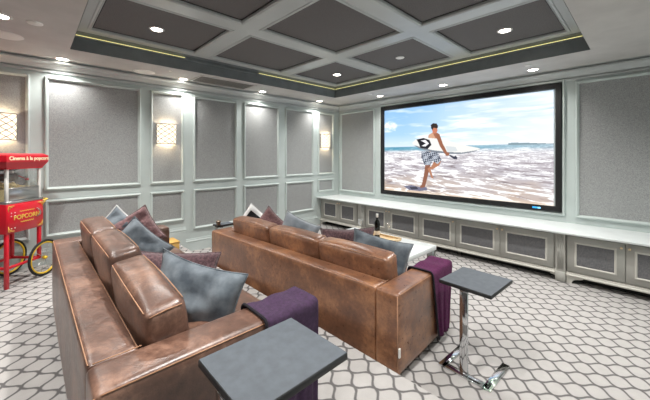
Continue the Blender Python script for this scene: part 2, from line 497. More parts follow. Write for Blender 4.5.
# LED strips on the tray ledge
zl = ZS + .160
G = 'LED strips in the ceiling tray'
def led(a, b, lab):
    tag(MB().box(a, b).build('led_strip', M_LED), lab, 'LED strip', G)
led((TX0 + .007, TY0 + .02, zl), (TX0 + .019, 1.50, zl + .007), 'yellow LED strip along the tray ledge above the sconce wall, farther from the screen')
led((TX0 + .007, 2.64, zl), (TX0 + .019, TY1 - .03, zl + .007), 'yellow LED strip along the tray ledge above the sconce wall, running into the screen corner')
led((TX0 + .03, TY1 - .019, zl), (TX1 - .02, TY1 - .007, zl + .007), 'long yellow LED strip along the tray ledge parallel to the projection screen')

# ------------------------------------------------------------------ ceiling fixtures
def downlight(loc, label, power, group, tilt=None):
    t = empty('recessed_downlight', loc, label=label, cat='downlight', group=group)
    MB().lathe([(.052, .012), (.052, -.001), (.058, -.006), (.072, -.006), (.076, 0), (.076, .012)], 28).build('trim_ring', M_WHITE, t)
    MB().lathe([(.0005, -.004), (.054, -.004)], 28).build('lens', M_LENS, t)
    s = area_light_point('downlight_lamp', 'SPOT', (0, 0, -.012), power, (1.0, .975, .935), t, spot_size=R(128), spot_blend=1.0, shadow_soft_size=.04)
    return t
G1, G2 = 'downlights in the soffit', 'downlights in the coffers'
for p, lab in (((-4.80, .28), 'lit round downlight in soffit above the wide wall panel next to the popcorn cart'),
               ((-4.80, 1.655), 'lit round downlight in soffit just beside the perforated vent grille'),
               ((-4.77, 3.01), 'lit round downlight in soffit past the far end of the vent grille'),
               ((-4.77, 4.40), 'lit round downlight in soffit close to the corner sconce'),
               ((-3.56, 4.865), 'lit round downlight above the screen corner nearest the sconce wall'),
               ((-2.30, 4.85), 'lit round downlight above the middle of the projection screen'),
               ((-1.06, 4.85), 'lit round downlight above the screen end farther from the sconce wall'),
               ((-3.67, -.18), 'bright round downlight in soffit at the edge of view above the popcorn cart')):
    downlight((p[0], p[1], ZS), lab, DOWN_W if p[1] > 0 else REAR_W * 1.3, G1)
for p, lab in (((-3.70, 1.0), 'lit downlight in the coffer above the near end of the sconce wall'),
               ((-3.66, 3.78), 'lit downlight in the corner coffer where sconce wall meets screen wall'),
               ((-1.09, 3.78), 'lit downlight in the coffer above the far end of the screen')):
    downlight((p[0], p[1], ZB + .026), lab, COFFER_W, G2)
# unseen lamps added in the fourth corner coffer and soffit to light the room
for p, z, w in (((-1.05, .95), ZB + .026, COFFER_W), ((-2.3, -.45), ZS, REAR_W), ((-.9, -.45), ZS, REAR_W), ((.15, 2.0), ZS, REAR_W * 1.15), ((.15, 3.5), ZS, REAR_W)):
    downlight((p[0], p[1], z), 'unseen round downlight added beyond the frame edge to light the room', w, 'unseen downlights added for room light')

def disc(name, loc, r, label, cat, group=None, slots=False):
    t = MB().lathe([(.0005, -.010), (r * .8, -.010), (r * .93, -.008), (r, -.003), (r, .004)], 32).build(name, M_WHITE, loc=(loc[0], loc[1], loc[2]))
    return tag(t, label, cat, group)
disc('ceiling_speaker', (-4.76, 1.13, ZS), .13, 'white round flush ceiling speaker above the sconce panel on the long wall', 'speaker', 'round ceiling speakers')
disc('ceiling_speaker', (-4.22, -.17, ZS), .13, 'white round flush ceiling speaker at the picture edge above the popcorn cart', 'speaker', 'round ceiling speakers')
disc('sprinkler_cover', (-3.66, .03, ZS), .055, 'small white round ceiling cover in soffit above the popcorn cart', 'sprinkler cover', 'small round ceiling covers')
disc('sprinkler_cover', (-1.05, 4.56, ZS), .04, 'small white round ceiling cover beside the downlight over the screen end', 'sprinkler cover', 'small round ceiling covers')
disc('sprinkler_cover', (-3.59, 4.60, ZS), .04, 'small white round ceiling cover in soffit near the screen corner', 'sprinkler cover', 'small round ceiling covers')
disc('sprinkler_cover', (-2.41, 3.76, ZB + .026), .06, 'small white round cover inside the middle coffer nearest the screen', 'sprinkler cover', 'small round ceiling covers')
disc('sprinkler_cover', (-4.45, 1.37, ZS), .025, 'tiny pale cover in soffit between round speaker and downlight', 'sprinkler cover', 'small round ceiling covers')

vent = empty('ceiling_vent', (-4.62, 2.22, ZS), label='grey perforated return-air grille in soffit along the sconce wall', cat='vent')
MB().frame((-.22, -.46, 0), (1, 0, 0), (0, 1, 0), (0, 0, -1), .44, .92, [(0, 0), (0, .008), (.02, .01), (.03, .004), (.03, -.004)]).build('frame', M_SOFFIT, vent)
MB().box((-.19, -.43, -.0018), (.19, .43, .004)).build('backing', M_CABDARK, vent)
gr = MB()
for i in range(-8, 9):
    gr.box((i * .0225 - .0045, -.43, -.004), (i * .0225 + .0045, .43, -.002))
for j in range(-18, 19):
    gr.box((-.19, j * .0235 - .0045, -.0038), (.19, j * .0235 + .0045, -.0022))
gr.build('grille', mat('grey_perforated_metal', (128, 124, 120), .6), vent)

# ------------------------------------------------------------------ wall sconces
def sconce(y, label):
    t = empty('wall_sconce', (XL + .004, y, 1.82), label=label, cat='sconce', group='half-round wall sconces')
    h, r = .147, .135
    MB().box((0, -.05, -.06), (.02, .05, .06), .004).build('back_plate', M_PEWTER, t)
    sh = MB()
    N = 20
    prof = lambda k: (.004 + .10 * math.sin(PI * k / N), -r * math.cos(PI * k / N))
    vs = [(prof(k)[0], prof(k)[1], z) for z in (-h, h) for k in range(N + 1)]
    sh.add(vs, [(k, k + 1, N + 2 + k, N + 1 + k) for k in range(N)], 0, True)
    s = sh.build('shade', M_SHADE, t, fix=False)
    la = MB()
    for z in (-h, h):
        la.tube([(prof(k)[0] + .002, prof(k)[1], z) for k in range(N + 1)], .005, 6)
    for k in (0, N): la.tube([(prof(k)[0], prof(k)[1], -h), (prof(k)[0], prof(k)[1], h)], .005, 6)
    for d in (1, -1):
        for q in range(-3, 7):
            pts = []
            for k in range(N + 1):
                z = -h + (q / 4.0 + d * k / N * .98 - (0 if d > 0 else -.0)) * 2 * h * .98 + (0 if d > 0 else .0)
                if -h <= z <= h: pts.append((prof(k)[0] + .003, prof(k)[1], z))
            if len(pts) > 1: la.tube(pts, .0036, 5)
    la.build('lattice', M_LATTICE, t)
    area_light_point('sconce_bulb', 'POINT', (.06, 0, .085), SCONCE_W * .5, (1.0, .82, .6), t, shadow_soft_size=.02)
    area_light_point('sconce_bulb', 'POINT', (.06, 0, -.085), SCONCE_W * .5, (1.0, .82, .6), t, shadow_soft_size=.02)
sconce(-.245, 'lit lattice wall sconce at the picture edge above the popcorn cart')
sconce(1.472, 'lit lattice wall sconce on narrow panel in the middle of the long wall')
sconce(4.745, 'lit lattice wall sconce in the narrow panel by the screen corner')

# ------------------------------------------------------------------ projection screen
scr = empty('projection_screen', (-2.28, YB, 1.6), label='large black framed projection screen showing a surfer running on a beach', cat='screen')
FX0, FX1, FZ0, FZ1 = -3.756, -.80, .735, 2.483
IX0, IX1, IZ0, IZ1 = -3.678, -.892, .803, 2.398
o_ = Vector((2.28, -YB, -1.6))
fr = MB(); fr.mtx = Matrix.Translation(o_)
fr.frame((FX0, YB - .001, FZ0), (1, 0, 0), (0, 0, 1), (0, -1, 0), FX1 - FX0, FZ1 - FZ0, [(0, 0), (0, .045), (.008, .05), (.07, .046), (.074, .02)])
fr.build('frame', M_BLACK, scr)

def paint_screen(nx, nz):
    X = np.linspace(IX0, IX1, nx)[None, :].repeat(nz, 0)
    Zz = np.linspace(IZ0, IZ1, nz)[:, None].repeat(nx, 1)
    s = (X - IX0) / (IX1 - IX0); t = (Zz - IZ0) / (IZ1 - IZ0)
    rng = np.random.RandomState(4)
    def vnoise(u, v, seed):
        r = np.random.RandomState(seed); g = r.rand(96, 96)
        ui = np.floor(u).astype(int); vi = np.floor(v).astype(int); fu = u - ui; fv = v - vi
        fu = fu * fu * (3 - 2 * fu); fv = fv * fv * (3 - 2 * fv)
        a = g[vi % 96, ui % 96]; b = g[vi % 96, (ui + 1) % 96]; c = g[(vi + 1) % 96, ui % 96]; d = g[(vi + 1) % 96, (ui + 1) % 96]
        return (a * (1 - fu) + b * fu) * (1 - fv) + (c * (1 - fu) + d * fu) * fv
    def fbm(u, v, seed, o=4):
        out = 0; amp = .5; tot = 0
        for k in range(o):
            out = out + amp * vnoise(u * 2 ** k + 7 * k, v * 2 ** k + 3 * k, seed + k); tot += amp; amp *= .55
        return out / tot
    def mix(a, b, w):
        w = np.clip(w, 0, 1)[..., None]
        return a * (1 - w) + np.array(b, float) * w
    hz = (1.665 - IZ0) / (IZ1 - IZ0)
    col = np.zeros((nz, nx, 3)) + np.array([168, 206, 243.0])
    up = np.clip((t - hz) / (1 - hz), 0, 1)
    col = mix(col, (138, 186, 238), (up - .25) * 1.3 * (1 - s * .75))
    col = mix(col, (236, 240, 244), np.clip(s * 1.15 - .18, 0, 1) * (1 - up * .25))
    col = mix(col, (232, 238, 242), (.32 - up) * 2.2)
    cl_ = fbm(s * 5 + up * 2, up * 9, 11)
    col = mix(col, (255, 255, 255), (cl_ - .52 + .22 * (s - .3)) * 4 * (1 - up * .4))
    col = mix(col, (190, 214, 238), (fbm(s * 4, up * 12, 31) - .56) * 4 * (s > .45) * (up > .3))
    wl_ = np.exp(-((s - .04) / .07) ** 2 - ((up - .55) / .2) ** 2) * fbm(s * 22, up * 10, 41) * 2.1
    col = mix(col, (250, 252, 255), (wl_ - .55) * 2.2)
    # sea, breakers and wet sand
    dn = np.clip((hz - t) / hz, 0, 1)
    sea = t < hz
    ground = np.zeros_like(col) + np.array([188, 182, 188.0])
    ground = mix(ground, (196, 168, 142), (dn - .55) * 1.7 * (1.0 - .5 * s) + (fbm(s * 6, dn * 6, 21) - .5) * .9)
    ground = mix(ground, (196, 196, 206), (fbm(s * 9, dn * 22, 51) - .5) * 2.2 * (1 - dn))
    persp = 1.0 / (dn + .16)
    u = s * 5.5 * persp + dn * 2; v = 3.4 * np.log(dn + .12) * 3.0 - s * 2.4
    fo = np.abs(fbm(u * .9 + 40, v + 50, 61) - .5)
    ground = mix(ground, (252, 252, 254), (.042 - fo) * 40)
    fo2 = fbm(u * 1.6 + 10, v * 2.1 + 40, 71)
    ground = mix(ground, (255, 255, 255), (fo2 - .59) * 14)
    ground = mix(ground, (128, 116, 120), (.40 - fo2) * 5)
    ground = mix(ground, (228, 231, 237), (.34 - dn) * 1.6 * (.35 + .75 * fbm(s * 14, dn * 40, 81)))
    ground = mix(ground, (245, 222, 196), (dn - .93) * 9)
    band = np.exp(-((dn - .035) / .05) ** 2)
    ground = mix(ground, (86, 150, 176), band * (1.15 - s * .75))
    ground = mix(ground, (250, 252, 253), (fbm(s * 16, dn * 50, 91) - .52) * 6 * np.exp(-((dn - .12) / .07) ** 2))
    col = np.where(sea[..., None], ground, col)
    # distant headland
    hd = (t > hz - .005) & (t < hz + .008 + .007 * np.sin(s * 17)) & (s > .80)
    col[hd] = (128, 150, 160)
    # the runner, board under the arm: outlines measured on the screen plane
    f, cx, cy, ya = 308.7, 325.0, 155.5, R(46.3)
    def pt(px, py):
        uu = (px - cx) / f
        dx, dy = -math.sin(ya) + uu * math.cos(ya), math.cos(ya) + uu * math.sin(ya)
        w = YB / dy
        return dx * w, 1.5 - (py - cy) * w / f
    def poly(pts, c, ms=3):
        P = [pt(*p) for p in pts]
        ins = np.zeros(X.shape, bool)
        for i in range(len(P)):
            (x1, z1), (x2, z2) = P[i], P[i - 1]
            if z1 == z2: continue
            cr = ((z1 > Zz) != (z2 > Zz)) & (X < (x2 - x1) * (Zz - z1) / (z2 - z1) + x1)
            ins ^= cr
        if callable(c): col[ins] = c(X[ins], Zz[ins])
        else: col[ins] = c
    skin, skin2 = (176, 122, 94), (140, 92, 72)
    poly([(404, 186), (412, 185), (420, 187), (427, 187), (428, 190), (420, 191), (410, 190)], (112, 112, 134))
    poly([(410, 187), (417, 186.5), (419, 189), (412, 189.5)], (60, 60, 74))
    poly([(426, 163), (431, 165), (428.5, 175), (425.5, 187), (421, 188), (420.5, 186.5), (422.5, 184), (424.5, 174)], skin2)
    poly([(436, 159), (441.5, 161), (440, 165), (433, 169.5), (431, 169), (434, 178.5), (432, 178), (428, 168.5), (432, 166)], skin)
    def short(x, z):
        n_ = np.sin(x * 95 + 2 * np.sin(z * 60)) * np.sin(z * 105 + x * 60)
        return np.where((n_ > .12)[:, None], np.array([190, 196, 206.]), np.where((n_ < -.25)[:, None], np.array([44, 46, 58.]), np.array([112, 122, 140.])))
    poly([(422, 151), (438, 152), (442, 160), (438, 164), (433, 161), (431, 165), (425, 165), (422, 158)], short)
    poly([(429, 135), (433, 132.5), (439, 133.5), (440, 140), (438, 152), (430, 152), (428, 142)], (206, 160, 132))
    poly([(433, 132.5), (436, 132), (439, 133.5), (440, 140), (437, 140)], (160, 104, 80))
    poly([(412.5, 143), (416, 139.5), (424, 137.5), (436, 138.5), (450, 141), (464, 145), (479, 148), (481, 149.2), (474, 151.5), (462, 153.8), (448, 153.5), (432, 151.5), (420, 148), (414, 145)], (232, 232, 228))
    poly([(414, 145), (432, 150), (448, 152), (462, 152.6), (474, 150.8), (481, 149.2), (474, 151.7), (462, 154), (448, 153.8), (432, 152), (420, 148.6)], (120, 128, 138))
    poly([(417, 139.5), (424, 138), (430, 140), (432, 145), (428, 149), (421, 148), (419, 143)], (26, 26, 36))
    poly([(421, 140.5), (426, 140), (429.5, 143.5), (426, 146.5), (422, 146), (426.5, 143.4)], (236, 236, 240))
    poly([(446, 146), (456, 147), (458, 151), (448, 152)], (206, 212, 214))
    poly([(436.5, 134), (440, 134), (443, 143), (447.5, 152), (450, 153), (449.5, 155.5), (446.5, 155.5), (440.5, 146.5), (437.5, 139)], (150, 96, 72))
    poly([(450, 154.5), (454.5, 156.5), (456, 155.6), (458, 157.5), (457, 159.5), (454, 159), (450, 156)], (52, 54, 70))
    poly([(432, 127), (437.5, 127), (438, 131), (436.5, 133.5), (433.5, 133.5), (432.5, 130)], (196, 122, 96))
    poly([(431.5, 128.5), (431.3, 125), (433.5, 123.3), (437, 123.5), (438.6, 126), (438, 128.5), (434, 127.8), (433, 130)], (46, 34, 32))
    return np.clip(col, 0, 255) / 255.0

NX, NZ = 460, 264
rgb = paint_screen(NX, NZ)
rgb = np.where(rgb <= .04045, rgb / 12.92, ((rgb + .055) / 1.055) ** 2.4)
xs = np.linspace(IX0, IX1, NX); zs = np.linspace(IZ0, IZ1, NZ)
VX, VZ = np.meshgrid(xs, zs)
verts = np.stack([VX.ravel() + o_[0], np.full(VX.size, -.018), VZ.ravel() + o_[2]], 1)
idx = np.arange(NX * NZ).reshape(NZ, NX)
faces = np.stack([idx[:-1, :-1], idx[:-1, 1:], idx[1:, 1:], idx[1:, :-1]], -1).reshape(-1, 4)
me = bpy.data.meshes.new('picture')
me.from_pydata(verts.tolist(), [], faces.tolist())
at = me.color_attributes.new('picture', 'FLOAT_COLOR', 'POINT')
at.data.foreach_set('color', np.concatenate([rgb.reshape(-1, 3), np.ones((NX * NZ, 1))], 1).ravel())
m_pic = bpy.data.materials.new('projected_picture'); m_pic.use_nodes = True
nt = m_pic.node_tree; b_ = nt.nodes['Principled BSDF']
an = nt.nodes.new('ShaderNodeAttribute'); an.attribute_name = 'picture'
b_.inputs['Base Color'].default_value = (.02, .02, .02, 1); b_.inputs['Roughness'].default_value = .9; b_.inputs['Specular IOR Level'].default_value = 0
nt.links.new(an.outputs['Color'], b_.inputs['Emission Color']); b_.inputs['Emission Strength'].default_value = .74
me.materials.append(m_pic)
pic = bpy.data.objects.new('picture', me); COL.objects.link(pic); pic.parent = scr
M_LOGO = mat('cyan_logo', (40, 150, 220), .5, emit=.7)
lg = MB(); lg.mtx = Matrix.Translation(o_)
lg.box((-1.135, YB - .053, .758), (-1.075, YB - .047, .780), .002, 1, 0)
lg.box((-1.073, YB - .053, .758), (-1.035, YB - .047, .780), .002, 1, 1)
lg.build('logo', [M_LOGO, mat('pale_cyan_logo', (120, 190, 230), .5, emit=.7)], scr)

# ------------------------------------------------------------------ base cabinets under the screen
YC = 4.60        # carcass front
def door(parent, x0, x1, z0, z1, knob_side, yf=YC):
    d = MB().box((x0, yf - .02, z0), (x1, yf, z1), .002, 1).build('door', M_CAB, parent)
    w, h = x1 - x0 - .13, z1 - z0 - .12
    MB().frame((x0 + .065, yf - .02, z0 + .06), (1, 0, 0), (0, 0, 1), (0, -1, 0), w, h, [(0, 0), (.002, .008), (.01, .012), (.018, .008), (.022, .001)]).build('door_moulding', M_TOPTRIM, d)
    MB().box((x0 + .085, yf - .0225, z0 + .08), (x1 - .085, yf - .018, z1 - .08)).build('cloth_panel', M_CABFAB, d)
    kx = x1 - .028 if knob_side > 0 else x0 + .028
    k = MB(); k.mtx = Matrix.Translation((kx, yf - .02, z1 - .045)) @ Matrix.Rotation(R(90), 4, 'X')
    k.lathe([(.0005, .026), (.009, .025), (.013, .019), (.011, .012), (.005, .009), (.005, .003), (.009, 0)], 14)
    k.build('knob', M_BRASS, d)
    return d
M_TOPTRIM = mat('pale_cabinet_moulding', (204, 202, 194), 0.4)
def pilaster(parent, x0, x1, yf):
    p = MB().box((x0, yf, .12), (x1, YC + .02, .572))
    for k in range(4):
        xx = x0 + .012 + (x1 - x0 - .024) * (k + .5) / 4
        p.tube([(xx, yf, .15), (xx, yf, .55)], .0075, 8)
    p.box((x0 - .004, yf - .012, .0), (x1 + .004, YC + .02, .12), .004, 1)
    return p.build('pilaster', M_CAB, parent)
def bracket(mb, x, sgn, y0, y1, h=.085):
    pts = [(0, 0), (.045, 0), (.055, .03), (.075, .05), (.115, .058), (.15, .07), (.15, h), (0, h)]
    mb.prism([(a * sgn, b) for a, b in pts], (0, 1, 0), y1 - y0, (x, y0, 0), (1, 0, 0), (0, 0, 1))
def cabinet(x0, x1, splits, knobs, label, yf=YC, feet=(0, 0)):
    c = empty('base_cabinet', ((x0 + x1) / 2, 0, 0), label=label, cat='cabinet', group='base cabinets under the projection screen')
    M0 = Matrix.Translation((-(x0 + x1) / 2, 0, 0))
    def bld(mb, name, m, par):
        return mb.build(name, m, par)
    body = MB(); body.mtx = M0
    body.box((x0 + .001, yf, .085), (x1 - .001, YB - .045, .572))
    body.box((x0 + .02, yf + .12, 0), (x1 - .02, YB - .045, .09))
    bo = body.build('carcass', M_CAB, c)
    tr = MB(); tr.mtx = M0
    tr.prism([(0, .085), (.03, .085), (.034, .10), (.022, .108), (.02, .125), (0, .13)], (1, 0, 0), x1 - x0 - .002, (x0 + .001, yf, 0), (0, -1, 0), (0, 0, 1))
    if feet[0]: bracket(tr, x0 + .002, 1, yf - .015, yf + .02)
    if feet[1]: bracket(tr, x1 - .002, -1, yf - .015, yf + .02)
    tr.build('plinth', M_TOPTRIM, c)
    toe = MB(); toe.mtx = M0
    toe.box((x0 + .02, yf + .118, .002), (x1 - .02, yf + .121, .085)).build('toe_shadow_sheet', M_CABDARK, c)  # thin dark sheet painting the shadow of the recess under the cabinet
    for i in range(len(splits) - 1):
        d = door(c, splits[i] + .003 - (x0 + x1) / 2, splits[i + 1] - .003 - (x0 + x1) / 2, .145, .555, knobs[i], yf)
    return c
cabinet(-4.965, -3.905, (-4.91, -4.405, -3.915), (1, -1), 'pale grey two-door base cabinet in the corner below the wall panel beside screen', feet=(1, 1), yf=YC + .02)
cA = cabinet(-3.895, -2.583, (-3.69, -3.18, -2.585), (1, -1), 'pale grey two-door base cabinet behind the wine bottle', feet=(1, 0))
pilaster(cA, -3.79 + 3.239, -3.70 + 3.239, YC - .035)
cabinet(-2.581, -1.983, (-2.581, -1.983), (1,), 'pale grey single-door base cabinet under the middle of the screen')
cB = cabinet(-1.981, -.672, (-1.981, -1.38, -.785), (1, -1), 'pale grey two-door base cabinet beyond the chrome side table, ending in a fluted pilaster', feet=(0, 1))
pilaster(cB, -.768 + 1.3265, -.677 + 1.3265, YC - .035)
cabinet(-.668, .40, (-.66, -.165, .36), (1, -1), 'pale grey two-door base cabinet below the wall panel past the screen end', feet=(1, 1))
ct = MB().prism([(4.50, .60), (YB, .60), (YB, .572), (4.53, .572), (4.515, .578), (4.50, .585)], (1, 0, 0), .45 - XL, (XL, 0, 0), (0, 1, 0), (0, 0, 1))
tag(ct.build('countertop', M_TOP), 'long pale stone countertop over the row of base cabinets', 'countertop')

# ------------------------------------------------------------------ sofas
def sofa(loc, rotz, L, D, H, lm, label, tagx=None, up=.2, slump=(0, 0, 0)):
    t = empty('leather_sofa', loc, (0, 0, rotz), label, 'sofa', 'leather sofas facing the screen')
    AW, BT = .185, .17
    mats = [lm, M_STITCH]
    MB().box((.04, .04, 0), (L - .04, D - .04, .05)).build('plinth', M_PLINTH, t)
    MB().box((AW - .01, BT - .02, .065), (L - AW + .01, D - .03, .27), .01).build('seat_base', lm, t)
    bk = MB().soft((.012, 0, .04), (L - AW - .002, BT, H), .024, (0, .004, .006), 14)
    bk.tube([(.03, .008, H - .004), (L - AW - .01, .008, H - .004)], .0024, 6, 1)
    bk.tube([(AW + .02, BT - .012, H - .004), (L - AW - .01, BT - .012, H - .004)], .0024, 6, 1)
    bk.build('back', mats, t)
    a = MB().soft((0, 0.002, .04), (AW, D, H + .002), .024, (.004, 0, .006), 12)
    a.tube([(.004, .02, H - .006), (.004, D - .02, H - .006)], .0024, 6, 1)
    a.build('arm', mats, t)
    a = MB().soft((L - AW, 0.0, .04), (L, D, H + .002), .024, (.004, 0, .006), 12)
    a.tube([(L - .004, .02, H - .006), (L - .004, D - .02, H - .006)], .0024, 6, 1)
    a.tube([(L - AW + .002, .02, H + .001), (L - AW + .002, BT, H + .003)], .0024, 6, 1)
    a.tube([(L - .01, .003, .09), (L - .01, .003, H - .012)], .0026, 6, 1)
    a.build('arm', mats, t)
    x0, x1 = AW + .005, L - AW - .005
    w = (x1 - x0) / 3
    for k in range(3):
        s = MB().soft((x0 + k * w + .003, BT + .05, .26), (x0 + (k + 1) * w - .003, D + .01, .425), .04, (0, 0, .022), 12, wob=.003, seed=k)
        s.build('seat_cushion', lm, t)
    for k in range(3):
        b = MB()
        cx_, cy_, cz_ = x0 + (k + .5) * w, BT + .125, .40
        b.mtx = Matrix.Translation((cx_, cy_, cz_)) @ Matrix.Rotation(R(8), 4, 'X') @ Matrix.Rotation(R(slump[k]), 4, 'Y')
        hw = w / 2 - .003
        zt = H - .40 + up - abs(slump[k]) * .0125
        b.soft((-hw, -.082, 0), (hw, .082, zt), .036, (.008, .020, .016), 14, wob=.010, seed=9 + k)
        for yy in (-.073, .073):
            b.tube([(-hw + .03, yy, zt - .010)] + [(-hw + .03 + (2 * hw - .06) * q / 8, yy * (1 + .05 * math.sin(PI * q / 8)), zt - .010 + .007 * math.sin(PI * q / 8)) for q in range(1, 8)] + [(hw - .03, yy, zt - .010)], .0024, 6, 1)
        for sx in (-1, 1):
            b.tube([(sx * (hw - .004), -.06, zt - .022), (sx * (hw - .001), 0, zt - .016), (sx * (hw - .004), .06, zt - .022)], .0024, 6, 1)
        b.build('back_cushion', mats, t)
    if tagx:
        MB().box((L - .006, .006, .165), (L + .004, .022, .225)).build('maker_tag', M_WHITE, t)
    return t
sofa((-3.51, .135, PLAT_Z), 0, 2.372, .885, .58, M_LEATH_A, 'worn brown leather three-seat sofa on the raised platform, in the row farther from screen', up=.195, slump=(0, 0, 3.5))
sofa((-3.712, 1.608, 0), R(3.1), 2.585, .90, .58, M_LEATH_B, 'worn tan leather three-seat sofa on the lower floor, in the row closer to screen', True, up=.165)

# ------------------------------------------------------------------ pillows
def pillow(loc, size, yaw, lean, spin, m, label, cat_group, thick=.09, seed=0, pipe=None, dark=None, name='throw_pillow', bend=0.0):
    """square cushion; face normal points along yaw (from +Y), leans back by lean, spins in its plane"""
    N = 18
    w = size if isinstance(size, tuple) else (size, size)
    q = MB()
    vs, fs = [], []
    for side in (1, -1):
        for j in range(N + 1):
            for i in range(N + 1):
                a, b = 2 * i / N - 1, 2 * j / N - 1
                # edges pull inwards between pointed corners
                px = a * w[0] / 2 * (1 - .10 * (1 - abs(b) ** 2.0) * abs(a) ** 3)
                py = b * w[1] / 2 * (1 - .10 * (1 - abs(a) ** 2.0) * abs(b) ** 3)
                h = thick * ((1 - a * a) * (1 - b * b)) ** .42
                n_ = noise.noise(Vector((a * 1.9 + seed * 3.1, b * 1.9, side * 1.3 + seed))) * .034 + noise.noise(Vector((a * 4.5 + seed, b * 4.5 + seed, side))) * .014
                edge = (1 - a ** 6) * (1 - b ** 6)
                zz = side * (h + n_ * edge) + bend * (a * a - b * b) * .5 + .012 * math.sin(seed + a * 2.1 + b)
                vs.append((px, py, zz))
    off = (N + 1) ** 2
    for j in range(N):
        for i in range(N):
            p0 = j * (N + 1) + i
            fs.append((p0, p0 + 1, p0 + N + 2, p0 + N + 1))
            fs.append((off + p0 + N + 1, off + p0 + N + 2, off + p0 + 1, off + p0))
    q.add(vs, fs, 0, True)
    rim = [(i, 0) for i in range(N)] + [(N, j) for j in range(N)] + [(i, N) for i in range(N, 0, -1)] + [(0, j) for j in range(N, 0, -1)]
    rp = [Vector(vs[j * (N + 1) + i]) for i, j in rim]
    mats = [m, pipe or m]
    q.tube(rp, .006 if pipe else .004, 6, 1, closed=True)
    o = q.build(name, mats, loc=loc)
    me = o.data
    bm = bmesh.new(); bm.from_mesh(me)
    bmesh.ops.remove_doubles(bm, verts=list(bm.verts), dist=1e-5)
    bmesh.ops.recalc_face_normals(bm, faces=list(bm.faces)); bm.to_mesh(me); bm.free()
    # local: x right, y up in pillow plane, z = face normal
    base = Matrix.Rotation(yaw, 4, 'Z') @ Matrix.Rotation(R(90) - lean, 4, 'X') @ Matrix.Rotation(spin, 4, 'Z')
    o.matrix_world = Matrix.Translation(loc) @ base
    if dark:
        # the middle of the face is woven black, the border white
        me.materials.append(dark)
        for p in me.polygons:
            c = p.center
            if abs(c.x) < w[0] * .34 and abs(c.y) < w[1] * .34: p.material_index = 2
    return tag(o, label, 'pillow', cat_group)
GA, GB = 'pillows on the platform sofa', 'pillows on the lower sofa'
# on the platform sofa
pillow((-1.725, .645, .68), (.54, .48), R(34), R(8), R(-11), M_VELVET, 'large blue-grey velvet pillow leaning near the sofa arm with the aubergine throw', GA, .085, 1)
pillow((-2.20, .68, .665), (.60, .38), R(58), R(14), R(-5), M_PURPLE, 'plum boucle pillow behind the large blue-grey pillow on the platform sofa', GA, .075, 2)
pillow((-3.00, .64, .68), .43, R(70), R(16), R(-43), M_VELVET, 'blue-grey velvet pillow in the middle of the platform sofa, leaning on a mauve one', GA, .075, 3)
pillow((-3.22, .70, .80), .36, R(72), R(14), R(-60), M_MAUVE, 'dusty mauve pillow standing between two grey pillows on the platform sofa', GA, .07, 4)
pillow((-3.29, .56, .80), .36, R(62), R(14), R(-40), M_VELVET, 'grey pillow with pale piping at the far end of the platform sofa', GA, .065, 5, pipe=M_PIPE)
# on the lower sofa
pillow((-1.67, 2.25, .555), (.54, .45), R(38), R(12), R(-13), M_VELVET, 'blue-grey velvet pillow by the sofa arm with the plum throw, in front of wine bottle', GB, .08, 6)
pillow((-2.08, 2.30, .57), (.56, .40), R(30), R(10), R(5), M_PURPLE, 'plum boucle pillow between two blue-grey pillows on the lower sofa', GB, .075, 7)
pillow((-2.78, 2.19, .57), .46, R(28), R(14), R(-20), M_VELVET_P, 'pale blue-grey pillow near the middle of the lower sofa', GB, .08, 8)
pillow((-3.19, 2.11, .60), .40, R(36), R(12), R(-40), M_MAUVE, 'dusty mauve pillow beside the white and black one on the lower sofa', GB, .07, 9)
pillow((-3.43, 2.03, .635), .38, R(42), R(12), R(-36), M_PIPE, 'white and black pillow at the far end of the lower sofa', GB, .065, 10, dark=M_BLACKFAB)

